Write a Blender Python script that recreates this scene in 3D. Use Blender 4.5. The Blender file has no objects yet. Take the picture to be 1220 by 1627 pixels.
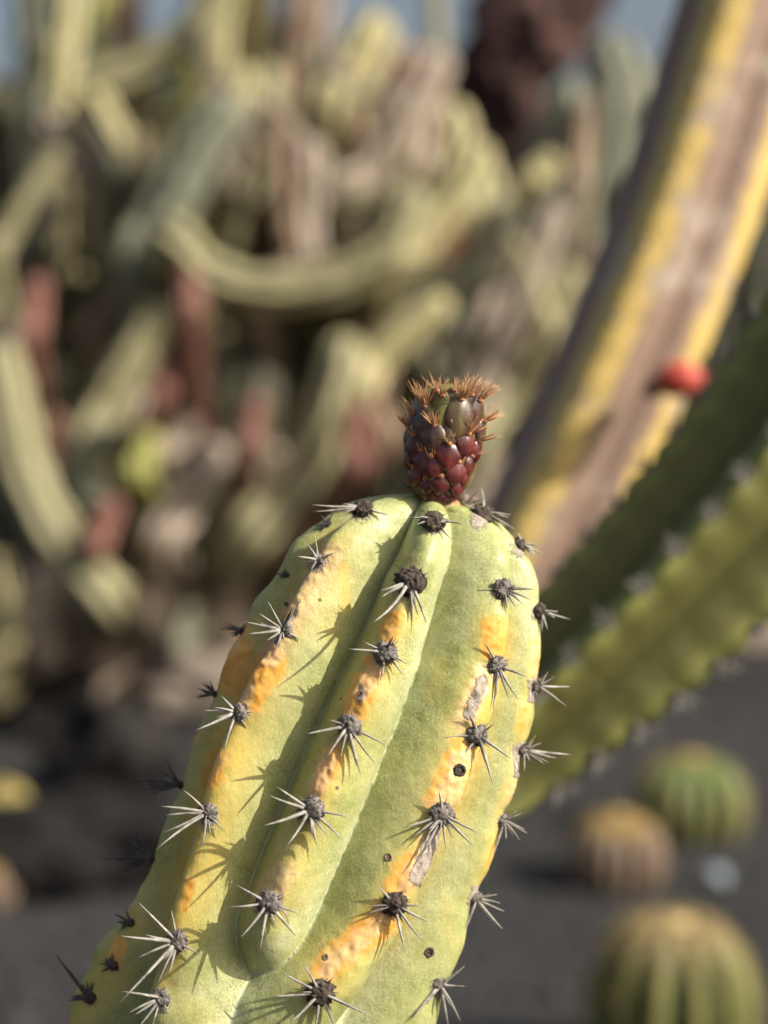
import bpy, bmesh, math, random
import numpy as np
from mathutils import Vector, Matrix, noise
from mathutils.bvhtree import BVHTree
random.seed(7); np.random.seed(7)
scene = bpy.context.scene
COL = scene.collection

# ------------------------------------------------------------------ camera
W, H = 1220.0, 1627.0
FOV = math.radians(32); F = (H/2)/math.tan(FOV/2)
PITCH = math.radians(6); EYE = Vector((0, 0, 1.0))
FWD = Vector((0, math.cos(PITCH), -math.sin(PITCH))); UP = Vector((0, math.sin(PITCH), math.cos(PITCH))); RIGHT = Vector((1, 0, 0))
cd = bpy.data.cameras.new('camera'); cam = bpy.data.objects.new('camera', cd); COL.objects.link(cam)
cam.location = EYE; cam.rotation_euler = (math.radians(90)-PITCH, 0, 0)
cd.sensor_fit = 'VERTICAL'; cd.sensor_height = 24; cd.lens = 12/math.tan(FOV/2)
cd.clip_start = 0.02; cd.clip_end = 3000
cd.dof.use_dof = True; cd.dof.focus_distance = 0.497; cd.dof.aperture_fstop = cd.lens/11.0; cd.dof.aperture_blades = 0
scene.camera = cam

# ------------------------------------------------------------------ light
SUN = Vector((0.77, -0.28, 0.57)).normalized()          # direction towards the sun
world = bpy.data.worlds.new('World'); scene.world = world; world.use_nodes = True
nt = world.node_tree; bg = nt.nodes['Background']
sk = nt.nodes.new('ShaderNodeTexSky'); sk.sky_type = 'NISHITA'; sk.sun_disc = False
sk.sun_elevation = math.asin(SUN.z); sk.sun_rotation = math.atan2(SUN.x, SUN.y)
sk.air_density = 1.0; sk.dust_density = 6; sk.ozone_density = 1.2
hs = nt.nodes.new('ShaderNodeHueSaturation'); hs.inputs['Saturation'].default_value = .78
nt.links.new(sk.outputs[0], hs.inputs['Color']); nt.links.new(hs.outputs[0], bg.inputs[0]); bg.inputs[1].default_value = 0.105
ld = bpy.data.lights.new('sun', 'SUN'); ld.energy = 5.0; ld.angle = math.radians(0.5); ld.color = (1, 0.945, 0.86)
lo = bpy.data.objects.new('sun', ld); COL.objects.link(lo); lo.rotation_euler = SUN.to_track_quat('Z', 'Y').to_euler()
scene.view_settings.view_transform = 'Standard'; scene.view_settings.look = 'None'
scene.view_settings.exposure = 0.34; scene.view_settings.gamma = 1; scene.view_settings.use_curve_mapping = False

# ------------------------------------------------------------------ helpers
def at(px, py, d):
    return EYE + RIGHT*((px-W/2)/F*d) + UP*(-(py-H/2)/F*d) + FWD*d
def ground_at(px, py, z=0.0):
    v = at(px, py, 1.0)-EYE
    return EYE + v*((z-EYE.z)/v.z)
def project(p):
    q = p-EYE; d = q.dot(FWD)
    return W/2+q.dot(RIGHT)/d*F, H/2-q.dot(UP)/d*F, d
def tag(o, label=None, cat=None, group=None, kind=None):
    if label: o['label'] = label
    if cat: o['category'] = cat
    if group: o['group'] = group
    if kind: o['kind'] = kind
    return o
def empty(name, loc, label, cat, group=None):
    o = bpy.data.objects.new(name, None); COL.objects.link(o); o.location = loc; o.empty_display_size = .05
    return tag(o, label, cat, group)
def link(name, me, parent=None, smooth=True):
    if smooth: me.polygons.foreach_set('use_smooth', [True]*len(me.polygons))
    o = bpy.data.objects.new(name, me); COL.objects.link(o)
    if parent is not None:
        o.parent = parent
        ml = Matrix.Translation(-root_loc(parent)); o.matrix_parent_inverse = Matrix.Identity(4)
        o.location = -root_loc(parent)
    return o
def root_loc(p):
    l = Vector(p.location)
    while p.parent: p = p.parent; l += p.location
    return l
def mesh(name, verts, faces, mat, parent=None, smooth=True):
    me = bpy.data.meshes.new(name); me.from_pydata([tuple(v) for v in verts], [], faces); me.update()
    me.materials.append(mat)
    return link(name, me, parent, smooth)
def catmull(P, n):
    P = [np.array(p, float) for p in P]; P = [2*P[0]-P[1]]+P+[2*P[-1]-P[-2]]
    out = []; m = len(P)-3
    for k in range(n):
        u = k/(n-1)*m; i = min(int(u), m-1); t = u-i
        a, b, c, d = P[i:i+4]
        out.append(.5*((2*b)+(c-a)*t+(2*a-5*b+4*c-d)*t*t+(3*b-a-3*c+d)*t**3))
    return out
def tube(verts, faces, pts, radii, sides=5):
    """tapered tube into lists"""
    base = len(verts); n = len(pts); T0 = None
    for i, p in enumerate(pts):
        p = Vector(p)
        t = (Vector(pts[min(i+1, n-1)])-Vector(pts[max(i-1, 0)])).normalized()
        if T0 is None:
            a = t.orthogonal().normalized()
        else:
            a = (a-t*a.dot(t)).normalized()
        T0 = t; b = t.cross(a)
        for k in range(sides):
            th = 2*math.pi*k/sides
            verts.append(p+(a*math.cos(th)+b*math.sin(th))*radii[i])
    for i in range(n-1):
        for k in range(sides):
            k2 = (k+1) % sides
            faces.append((base+i*sides+k, base+i*sides+k2, base+(i+1)*sides+k2, base+(i+1)*sides+k))
    faces.append(tuple(base+k for k in range(sides))[::-1]); faces.append(tuple(base+(n-1)*sides+k for k in range(sides)))
def fbm(p, s, o=3):
    return noise.fractal(Vector(p)*s, 0.6, 2.1, o)
def lump(verts, faces, c, r, nz=0.3, freq=1.5, seed=0, sub=2, scale=(1, 1, 1), rot=None):
    bm = bmesh.new(); bmesh.ops.create_icosphere(bm, subdivisions=sub, radius=1.0)
    base = len(verts); off = Vector((seed*3.1, seed*1.7, seed*5.3))
    for v in bm.verts:
        q = v.co*(1+nz*noise.noise(v.co*freq+off)+nz*.5*noise.noise(v.co*freq*2.7+off))
        q = Vector((q.x*scale[0], q.y*scale[1], q.z*scale[2]))*r
        if rot is not None: q = rot @ q
        verts.append(Vector(c)+q)
    for f in bm.faces: faces.append(tuple(base+v.index for v in f.verts))
    bm.free()

# ------------------------------------------------------------------ materials
class MT:
    def __init__(s, name, rough=.6, spec=.4):
        s.m = bpy.data.materials.new(name); s.m.use_nodes = True; s.t = s.m.node_tree
        s.b = s.t.nodes['Principled BSDF']; s.b.inputs['Roughness'].default_value = rough; s.b.inputs['Specular IOR Level'].default_value = spec
        s.pos = s.t.nodes.new('ShaderNodeTexCoord').outputs['Object']
    def n(s, typ): return s.t.nodes.new(typ)
    def l(s, a, b): s.t.links.new(a, b)
    def noise(s, scale, detail=4, rough=.6, vec=None, out='Fac', dist=0):
        x = s.n('ShaderNodeTexNoise'); x.inputs['Scale'].default_value = scale; x.inputs['Detail'].default_value = detail
        x.inputs['Roughness'].default_value = rough; x.inputs['Distortion'].default_value = dist
        s.l(vec or s.pos, x.inputs['Vector']); return x.outputs[out]
    def ramp(s, fac, stops, interp='LINEAR'):
        r = s.n('ShaderNodeValToRGB'); s.l(fac, r.inputs[0]); e = r.color_ramp.elements; r.color_ramp.interpolation = interp
        while len(e) < len(stops): e.new(.5)
        for k, (p, c) in enumerate(stops):
            e[k].position = p; e[k].color = (*c, 1) if isinstance(c, (tuple, list)) else (c, c, c, 1)
        return r.outputs[0]
    def attr(s, name):
        a = s.n('ShaderNodeAttribute'); a.attribute_name = name; return a.outputs['Fac']
    def mix(s, fac, a, b):
        m = s.n('ShaderNodeMix'); m.data_type = 'RGBA'
        for v, i in ((fac, 0), (a, 6), (b, 7)):
            if isinstance(v, (int, float)): m.inputs[i].default_value = v
            elif isinstance(v, (tuple, list)): m.inputs[i].default_value = (*v, 1)
            else: s.l(v, m.inputs[i])
        return m.outputs[2]
    def math(s, op, a, b=0.0, c=None, clamp=False):
        m = s.n('ShaderNodeMath'); m.operation = op; m.use_clamp = clamp
        for v, i in ((a, 0), (b, 1), (c, 2)):
            if v is None: continue
            if isinstance(v, (int, float)): m.inputs[i].default_value = v
            else: s.l(v, m.inputs[i])
        return m.outputs[0]
    def color(s, c):
        if isinstance(c, (tuple, list)): s.b.inputs['Base Color'].default_value = (*c, 1)
        else: s.l(c, s.b.inputs['Base Color'])
        return s
    def bump(s, h, strength=.3, dist=.001):
        x = s.n('ShaderNodeBump'); x.inputs['Strength'].default_value = strength; x.inputs['Distance'].default_value = dist
        s.l(h, x.inputs['Height'])
        if getattr(s, '_nb', None): s.l(s._nb, x.inputs['Normal'])
        s._nb = x.outputs[0]; s.l(x.outputs[0], s.b.inputs['Normal']); return s

def simple(name, c1, c2, scale, rough=.7, bscale=None, bdist=.002, spec=.3, stops=(.35, .65)):
    m = MT(name, rough, spec); f = m.noise(scale)
    m.color(m.ramp(f, [(stops[0], c1), (stops[1], c2)]))
    if bscale: m.bump(m.noise(bscale, 5), .5, bdist)
    return m.m

# main cactus skin
def skin_material():
    m = MT('cactus_skin', .42, .35)
    crest, orange, cork, yel, wax, pink = (m.attr(a) for a in ('crest', 'orange', 'cork', 'yellow', 'wax', 'pink'))
    n1 = m.noise(55, 4); n2 = m.noise(220, 5, .65); n3 = m.noise(1750, 3, .6); n4 = m.noise(90, 5, .7, dist=1.2)
    base = m.ramp(n1, [(.3, (.20, .225, .062)), (.5, (.305, .322, .10)), (.72, (.42, .40, .165))])
    base = m.mix(m.math('MULTIPLY', m.ramp(n2, [(.4, 0.0), (.75, 1.0)]), .35), base, (.42, .44, .11))
    n5 = m.noise(650, 4, .7); ne = m.math('ADD', m.math('MULTIPLY', n2, .9), m.math('MULTIPLY', m.math('SUBTRACT', n5, .5), 1.1))
    # waxy bloom, speckled
    w = m.math('MULTIPLY', wax, m.ramp(m.math('ADD', m.math('MULTIPLY', n3, .65), m.math('MULTIPLY', n4, .45)), [(.44, .06), (.60, 1.0)]))
    base = m.mix(m.math('MULTIPLY', w, .95, clamp=True), base, (.54, .57, .36))
    base = m.mix(m.math('MULTIPLY', m.ramp(n3, [(.53, 0.0), (.62, 1.0)]), .45), base, (.58, .57, .32))
    # yellowing
    ye = m.math('MULTIPLY', yel, m.ramp(n4, [(.25, .45), (.6, 1.0)]), clamp=True)
    base = m.mix(ye, base, m.ramp(n2, [(.3, (.66, .46, .075)), (.7, (.72, .55, .16))]))
    # orange patches with broken edges
    om = m.math('ADD', m.math('MULTIPLY', orange, 1.7), ne); om = m.ramp(om, [(.70, 0.0), (1.45, 1.0)])
    base = m.mix(om, base, m.ramp(n4, [(.3, (.66, .27, .03)), (.5, (.76, .40, .08)), (.7, (.78, .50, .18))]))
    pm = m.math('ADD', m.math('MULTIPLY', pink, 1.35), ne); pm = m.ramp(pm, [(.8, 0.0), (1.5, .55)])
    base = m.mix(pm, base, m.ramp(n3, [(.35, (.68, .42, .20)), (.65, (.82, .60, .36))]))
    cm = m.math('ADD', m.math('MULTIPLY', cork, 1.55), ne); cm = m.ramp(cm, [(.8, 0.0), (1.35, 1.0)])
    base = m.mix(cm, base, m.ramp(m.noise(420, 5, .8), [(.3, (.20, .15, .11)), (.5, (.42, .35, .28)), (.7, (.60, .52, .44))]))
    base = m.mix(m.math('MULTIPLY', m.attr('crease'), m.ramp(n5, [(.38, .25), (.58, .95)])), base, (.56, .58, .38))
    # small dark specks
    vo = m.n('ShaderNodeTexVoronoi'); vo.inputs['Scale'].default_value = 62; m.l(m.pos, vo.inputs['Vector'])
    sp = m.math('LESS_THAN', vo.outputs['Distance'], .035)
    base = m.mix(m.math('MULTIPLY', sp, .8), base, (.09, .06, .035))
    m.color(base)
    rg = m.ramp(n2, [(.3, .30), (.7, .50)]); m.l(rg, m.b.inputs['Roughness'])
    m.b.inputs['Subsurface Weight'].default_value = .05; m.b.inputs['Subsurface Radius'].default_value = (.6, .8, .2); m.b.inputs['Subsurface Scale'].default_value = .0025
    m.bump(n1, .3, .0012); m.bump(n2, .35, .0005); m.bump(n3, .3, .00015)
    mp = m.n('ShaderNodeMapping'); m.l(m.pos, mp.inputs['Vector']); mp.inputs['Rotation'].default_value = (0, math.radians(-22), 0); mp.inputs['Scale'].default_value = (1, 1, .12)
    st = m.noise(420, 4, .7, vec=mp.outputs[0]); m.bump(st, .4, .0004)
    v2 = m.n('ShaderNodeTexVoronoi'); v2.feature = 'DISTANCE_TO_EDGE'; v2.inputs['Scale'].default_value = 260; m.l(m.pos, v2.inputs['Vector'])
    crk = m.math('MULTIPLY', m.ramp(v2.outputs['Distance'], [(0.0, 1.0), (.09, 0.0)]), m.math('MAXIMUM', cm, m.math('MULTIPLY', pm, .5)))
    m.bump(crk, -.8, .0006)
    m.bump(m.math('MULTIPLY', cm, m.noise(500, 5, .8)), .9, .0009)
    return m.m
M_skin = skin_material()
M_wool = simple('areole_wool', (.035, .028, .022), (.125, .10, .08), 900, .95, 1800, .0008, .1)
M_wool_grey = simple('areole_wool_grey', (.07, .06, .052), (.27, .24, .215), 900, .95, 1800, .0008, .1)
M_spine = simple('spine_grey', (.15, .135, .115), (.46, .43, .37), 260, .55, 900, .0001, .4)
M_spine_dark = simple('spine_dark', (.022, .020, .020), (.12, .105, .10), 300, .6, 900, .0001, .3)
M_tub = simple('bud_skin', (.055, .009, .011), (.15, .030, .024), 160, .30, 700, .0002, .6)
M_tub_green = simple('bud_skin_green', (.060, .020, .026), (.125, .095, .032), 150, .28, 700, .0002, .6)
M_budbody = simple('bud_flesh', (.10, .09, .02), (.20, .18, .05), 140, .4, 600, .0002, .5)
M_pad = simple('bud_areole', (.26, .065, .03), (.50, .27, .14), 700, .8, 1500, .0003, .2)
M_bristle = simple('bristle', (.40, .14, .045), (.74, .46, .22), 200, .45, None, spec=.5)
M_scar = simple('scar_cork', (.09, .06, .045), (.33, .25, .19), 800, .95, 1500, .0006, .1)

# ------------------------------------------------------------------ ground
def gravel_material():
    m = MT('volcanic_gravel', .95, .15)
    vo = m.n('ShaderNodeTexVoronoi'); vo.inputs['Scale'].default_value = 75; m.l(m.pos, vo.inputs['Vector'])
    n = m.noise(1.3, 5)
    c = m.mix(m.math('MULTIPLY', m.noise(120, 2), .6), m.ramp(n, [(.3, (.022, .022, .021)), (.7, (.042, .042, .040))]), m.ramp(vo.outputs['Color'], [(.2, (.02, .02, .02)), (.8, (.085, .08, .078))]))
    m.color(c); m.bump(vo.outputs['Distance'], 1.0, .006); m.bump(m.noise(6, 4), .6, .03)
    return m.m
M_gravel = gravel_material()
def ground_z(x, y):
    return .03*noise.noise(Vector((x*.8, y*.8, 0)))-.015 if 1.2 < y < 30 else 0.0
gv, gf = [], []
xs = np.concatenate([np.linspace(-600, -12, 6), np.linspace(-9, 9, 91), np.linspace(12, 600, 6)])
ys = np.concatenate([np.linspace(-600, -4, 6), np.linspace(-2, 16, 91), np.linspace(20, 900, 8)])
for y in ys:
    for x in xs: gv.append((x, y, ground_z(x, y) if abs(x) < 10 else 0))
for j in range(len(ys)-1):
    for i in range(len(xs)-1):
        a = j*len(xs)+i; gf.append((a, a+1, a+1+len(xs), a+len(xs)))
tag(mesh('ground', gv, gf, M_gravel), kind='structure')
# loose gravel grains with real depth
pv, pf = [], []
octa = [Vector(v) for v in ((1, 0, 0), (0, 1, 0), (-1, 0, 0), (0, -1, 0), (0, 0, .8), (0, 0, -.8))]
of = [(0, 1, 4), (1, 2, 4), (2, 3, 4), (3, 0, 4), (1, 0, 5), (2, 1, 5), (3, 2, 5), (0, 3, 5)]
for k in range(14000):
    y = 1.4+7.5*random.random()**1.5; x = random.uniform(-.36, .36)*(y+.8)
    r = random.uniform(.004, .012)*(1+1.2*(random.random() < .05)); b = len(pv); a = random.random()*6.3
    z = ground_z(x, y)+r*.3
    for q in octa:
        q = Vector((q.x*math.cos(a)-q.y*math.sin(a), q.x*math.sin(a)+q.y*math.cos(a), q.z))*r*random.uniform(.7, 1.2)
        pv.append((x+q.x, y+q.y, z+q.z))
    pf += [tuple(b+i for i in f) for f in of]
tag(mesh('gravel', pv, pf, simple('gravel_grain', (.022, .021, .021), (.085, .078, .074), 30, .95), smooth=False), 'loose dark grey volcanic gravel covering the garden floor', 'gravel', kind='stuff')

# ------------------------------------------------------------------ main cactus body
D0 = 0.530
FLAT = 0.86
PX = D0/F                                     # metres per pixel at the axis
AX = [(684, 786), (676, 830), (662, 890), (638, 960), (608, 1040), (572, 1130), (530, 1240), (490, 1350), (448, 1470), (395, 1620), (340, 1790), (300, 1960)]
ax2 = np.array(catmull(AX, 1400)); ax2[0] = AX[0]
seg = np.linalg.norm(np.diff(ax2, axis=0), axis=1); sarr = np.concatenate([[0], np.cumsum(seg)])
S_END = sarr[-1]
RS = [(0, 0), (4, 34), (12, 78), (25, 116), (45, 150), (70, 174), (100, 191), (140, 207), (190, 219), (260, 240), (350, 259), (470, 275), (600, 283), (760, 287), (1200, 285), (6000, 285)]
def Rf(s): return np.interp(s, [a for a, _ in RS], [b for _, b in RS])
def axis2(s): return np.stack([np.interp(s, sarr, ax2[:, 0]), np.interp(s, sarr, ax2[:, 1])], -1)
def axtan(s):
    a = axis2(s+6); b = axis2(np.maximum(s-6, 0)); t = b-a; return t/np.linalg.norm(t, axis=-1, keepdims=True)   # pointing up
RIBS_PX = {
 'B': [(575, 810), (505, 890), (450, 1000), (380, 1130), (332, 1293), (282, 1495), (255, 1590)],
 'C': [(687, 830), (652, 925), (612, 1037), (555, 1152), (495, 1285), (428, 1433), (395, 1530)],
 'D': [(762, 822), (798, 935), (788, 1057), (757, 1168), (700, 1295), (626, 1435), (507, 1575)],
}
def s_lat(p):
    p = np.array(p, float); ss = np.arange(0, S_END, 2.0); c = axis2(ss); t = axtan(ss)
    d = p-c; along = (d*t).sum(1); i = int(np.argmin(np.abs(along)+1e-3*np.linalg.norm(d, axis=1)))
    right = np.array([-t[i][1], t[i][0]])
    return ss[i], float(d[i] @ right)
TH = {}
for k, pts in RIBS_PX.items():
    rows = []
    for p in pts:
        s, lat = s_lat(p); R = float(Rf(s))
        best = min(((abs(R*math.sin(a)*D0/(D0-R*PX*math.cos(a)*FLAT)-lat), a) for a in np.linspace(-1.5, 1.5, 601)), key=lambda q: q[0])
        rows.append((s, best[1]-(math.radians(2.2) if k == 'B' else 0)))
    rows.sort(); TH[k] = rows
print({k: [(round(s), round(math.degrees(a))) for s, a in v] for k, v in TH.items()})
dg = math.radians
names = ['A', 'B', 'C', 'D', 'E', 'F', 'G', 'H', 'I']
const = {'A': [(0, dg(-84)), (200, dg(-82)), (900, dg(-84))], 'E': [(0, dg(72)), (300, dg(76)), (900, dg(76))], 'F': [(0, dg(115))], 'G': [(0, dg(155))], 'H': [(0, dg(196))], 'I': [(0, dg(236))]}
def theta(k, s):
    r = TH.get(k) or const[k]; a = [x[0] for x in r]; b = [x[1] for x in r]
    if k in TH and k != 'C': a = [0]+a; b = [{'B': dg(-48), 'D': dg(30)}[k]]+b
    return np.interp(s, a, b)
# s of areoles for scallops
AREOLE_PX = {
 'A': [(520, 832), (455, 915), (378, 1000), (330, 1100), (268, 1240), (216, 1360), (202, 1466), (174, 1534)],
 'B': RIBS_PX['B'], 'C': RIBS_PX['C'][:-1], 'D': RIBS_PX['D'],
 'E': [(828, 868), (860, 972), (850, 1090), (830, 1192), (806, 1305), (757, 1430), (696, 1565)]}
AS = {k: sorted(s_lat(p)[0] for p in v) for k, v in AREOLE_PX.items()}
NV, NT = 430, 620
# rows: dense in view
sv = np.concatenate([np.array([0.0]), 1100*(np.linspace(0.0, 1, NV)[1:])**1.35, ])
th = np.linspace(-math.pi, math.pi, NT, endpoint=False)
def smooth(x, a, b):
    t = np.clip((x-a)/(b-a), 0, 1); return t*t*(3-2*t)
def bumps(s, th):
    S, T = np.meshgrid(s, th, indexing='ij')
    R = Rf(S); B = np.zeros_like(S); B2 = np.zeros_like(S); near = np.zeros(S.shape, int); sc = np.zeros_like(S)
    sC = s_lat((392, 1548))[0]
    end = smooth(S, sC-140, sC+40)                 # rib C dies out here
    for i, k in enumerate(names):
        t0 = theta(k, S); d = (T-t0+math.pi) % (2*math.pi)-math.pi
        w = np.full_like(S, dg(23.0)); amp = np.ones_like(S)
        if k == 'C': amp = 1-end; w = np.where(d > 0, dg(21.5), dg(20.5)*(1-.40*end))
        if k == 'B': w = np.where(d > 0, dg(25)+dg(20)*end, dg(17.5))
        if k == 'D': w = np.where(d < 0, dg(26)+dg(19)*end, dg(21))
        x = np.abs(d)/w; x = np.sqrt(x*x+.0036)-.06
        b = amp*np.clip(1-x**1.42, 0, 1)**.86
        # scallop, notch at each areole
        a = AS.get(k) or [60+i*9+118*j for j in range(9)]
        a = [a[0]-90]+list(a)+[a[-1]+110*j for j in range(1, 4)]
        ph = np.interp(S, a, np.arange(len(a))); c = -.5*np.cos(2*math.pi*ph)
        upd = b > B; B2 = np.maximum(B2, np.minimum(b, B)); near = np.where(upd, i, near); sc = np.where(upd, c, sc); B = np.maximum(B, b)
    return S, T, R, B, near, sc, B2
S, T, R, B, NEAR, SC, B2 = bumps(sv, th)
crease = np.exp(-((B-B2)/.045)**2)*(B2 > .02)
gd = np.interp(T, [dg(x) for x in (-180, -100, -66, -50, -40, -24, 0, 14, 30, 56, 100, 180)], [.34, .50, .70, .68, .58, .53, .52, .49, .44, .38, .33, .34])+.05*np.exp(-S/100)
sA = np.interp(S, [0, 150, 250, 450, 620, 760, 860, 960], [.90, .935, .915, .835, .80, .81, .93, .95])
lw = np.interp(T, [dg(-180), dg(-150), dg(-110), dg(-72), dg(-52), dg(180)], [0, .6, 1, 1, 0, 0])
sE = np.interp(S, [0, 60, 120, 200, 300, 420, 560, 1100], [1, 1.03, 1.075, 1.09, 1.06, 1.02, .985, .975])
re_ = np.interp(T, [dg(-180), dg(48), dg(68), dg(125), dg(150), dg(180)], [0, 0, 1, 1, 0, 0])
rad = R*(1-gd+gd*B)*(1+.026*SC*B**3)*(1+(sA-1)*lw)*(1+(sE-1)*re_)
ctr = axis2(sv); tn = axtan(sv)
Cw = np.array([tuple(at(c[0], c[1], D0)) for c in ctr]); Rv = np.array(RIGHT); Uv = np.array(UP); Fv = np.array(FWD)
Tw = tn[:, :1]*Rv-tn[:, 1:]*Uv; Zw = -Fv[None]+np.zeros_like(Tw); Lw = np.cross(Tw, Zw); Lw /= np.linalg.norm(Lw, axis=1, keepdims=True)
P = Cw[:, None]+PX*rad[..., None]*(np.sin(T)[..., None]*Lw[:, None]+FLAT*np.cos(T)[..., None]*Zw[:, None])
N0 = np.sin(T)[..., None]*Lw[:, None]+np.cos(T)[..., None]*Zw[:, None]
# pixel position of each vertex (used only to know where on the skin the coloured patches sit)
q = P-np.array(EYE); dep = q@Fv; U = W/2+(q@Rv)/dep*F; V = H/2-(q@Uv)/dep*F
front = np.cos(T) > -.25
def blobs(L):
    m = np.zeros_like(S)
    for (x0, y0, x1, y1, r, a) in L:
        dx, dy = x1-x0, y1-y0; l2 = dx*dx+dy*dy+1e-6
        t = np.clip(((U-x0)*dx+(V-y0)*dy)/l2, 0, 1); dd = np.hypot(U-x0-t*dx, V-y0-t*dy)
        m = np.maximum(m, a*np.exp(-(dd/r)**2*.9))
    return m*front
ORANGE = [(430, 1050, 395, 1110, 20, .9), (470, 960, 455, 975, 10, .6), (347, 1205, 335, 1240, 16, .55), (628, 985, 618, 1005, 13, .95), (580, 1085, 565, 1128, 17, .95), (586, 1050, 600, 1070, 10, .5),
 (530, 1200, 518, 1225, 14, .75), (510, 1240, 500, 1262, 14, .4), (785, 1000, 785, 1030, 18, .85), (762, 1090, 745, 1130, 14, .35), (735, 1190, 700, 1265, 22, .62), (655, 1375, 632, 1408, 18, .9), (610, 1460, 520, 1535, 22, .75),
 (380, 1030, 365, 1085, 17, .85), (310, 1165, 290, 1200, 10, .4), (240, 1265, 225, 1300, 12, .5), (300, 1400, 292, 1440, 9, .5), (852, 1050, 848, 1070, 8, .5), (835, 1130, 825, 1160, 8, .4), (390, 1000, 375, 1030, 10, .4), (790, 1350, 780, 1390, 12, .45), (190, 1500, 180, 1530, 14, .5)]
PINK = [(525, 880, 430, 1040, 19, .85), (395, 1095, 375, 1140, 12, .6), (600, 1060, 575, 1100, 13, .85), (520, 1210, 500, 1255, 15, .75), (500, 1265, 490, 1300, 14, .45), (445, 1390, 425, 1430, 24, .65),
 (770, 1070, 735, 1150, 19, .7), (735, 1210, 700, 1290, 24, .6), (660, 1390, 630, 1430, 12, .6), (610, 1460, 520, 1540, 22, .45), (690, 1320, 650, 1400, 16, .6), (820, 1200, 812, 1290, 10, .6), (850, 1030, 845, 1110, 9, .5)]
CORK = [(768, 1080, 745, 1135, 10, .55), (692, 1322, 662, 1395, 10, .85), (478, 955, 440, 1020, 4, .45), (822, 1195, 822, 1230, 6, .9), (846, 1085, 846, 1110, 6, .8), (808, 1285, 805, 1320, 6, .9), (757, 1415, 752, 1445, 7, .9), (575, 1095, 572, 1110, 5, .6)]
CORK += [(x, y+3, x, y+3, 17, .52) for k in 'BCDE' for (x, y) in AREOLE_PX[k]]
YELLOW = [(546, 900, 548, 970, 9, 1.0), (400, 1080, 290, 1440, 44, .95), (345, 1240, 290, 1460, 40, .8), (440, 1390, 430, 1420, 40, .7), (600, 1010, 540, 1130, 26, .5), (700, 1060, 690, 1100, 16, .35),
 (600, 1480, 530, 1560, 30, .55), (250, 1200, 215, 1480, 24, .75), (170, 1550, 100, 1627, 40, .7), (790, 1330, 770, 1400, 16, .6), (480, 1250, 470, 1330, 20, .45), (270, 1560, 330, 1627, 30, .25), (380, 1000, 300, 1180, 16, .45), (640, 850, 655, 900, 9, .25), (700, 1400, 720, 1500, 12, .2), (540, 860, 520, 1000, 34, .4), (830, 1120, 815, 1280, 14, .45)]
orange, pink, cork, yellow = blobs(ORANGE), blobs(PINK), blobs(CORK), blobs(YELLOW)
halo = blobs([(a, b, c, d, r*1.75, 1.0*e) for a, b, c, d, r, e in ORANGE+PINK])
yellow = np.maximum(yellow, np.maximum(.85*halo, blobs([(392, 1105, 340, 1210, 22, 1.4), (340, 1210, 325, 1290, 24, 1.4), (325, 1290, 300, 1380, 26, 1.3), (300, 1380, 278, 1490, 26, 1.2), (278, 1490, 262, 1560, 16, .8), (640, 970, 610, 1040, 20, .8), (610, 1050, 555, 1150, 24, .9), (550, 1160, 495, 1290, 26, .8), (490, 1295, 430, 1440, 30, .7), (790, 990, 788, 1060, 18, .8), (785, 1065, 757, 1168, 22, .8), (750, 1180, 700, 1300, 30, .9), (695, 1310, 627, 1435, 26, .9), (620, 1440, 510, 1560, 30, 1.0), (850, 1020, 830, 1190, 10, .7), (825, 1200, 760, 1430, 13, .7), (410, 990, 330, 1110, 14, .7)])))
waxb = blobs([(716, 830, 700, 960, 16, .7), (700, 960, 650, 1110, 26, .9), (650, 1110, 600, 1240, 20, .6), (600, 1240, 500, 1440, 16, .6), (500, 1440, 400, 1550, 20, .8), (400, 1550, 340, 1640, 30, .9), (300, 1580, 400, 1560, 26, .6),
 (560, 850, 480, 1050, 34, .45), (830, 930, 850, 1050, 28, .7), (750, 850, 730, 1000, 30, .5), (830, 1050, 790, 1300, 34, .4), (720, 1370, 600, 1560, 30, .55), (640, 950, 620, 1180, 14, .45), (600, 820, 640, 860, 26, .4), (450, 1080, 400, 1400, 20, .25)])
crestw = np.clip((B-.55)/.45, 0, 1)
back = ~front
orange = np.where(back, .45*crestw**3, orange); yellow = np.where(back, .6*crestw, yellow)
G0 = float(B[200].min())
wax = np.clip(1-(B-.12)/.55, 0, 1)**1.5*.95+.16
wax = np.maximum(wax, waxb)
# fine wrinkles & corky relief as real displacement
disp = np.zeros_like(S); flatP = P.reshape(-1, 3); dflat = np.zeros(len(flatP)); ff = front.reshape(-1); ow = np.clip(orange+pink+cork*1.2, 0, 1.4).reshape(-1)
for i in np.nonzero(ff)[0]:
    p = Vector(flatP[i]); d = .00055*noise.noise(p*75)+.00018*noise.noise(p*260)
    w_ = ow[i]
    if w_ > .12: d += w_*(.00050*noise.noise(p*330)+.00030*noise.noise(p*700))
    dflat[i] = d
taper = np.clip(S/25, 0, 1)
P = P+N0*(dflat.reshape(S.shape)*taper)[..., None]
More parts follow.
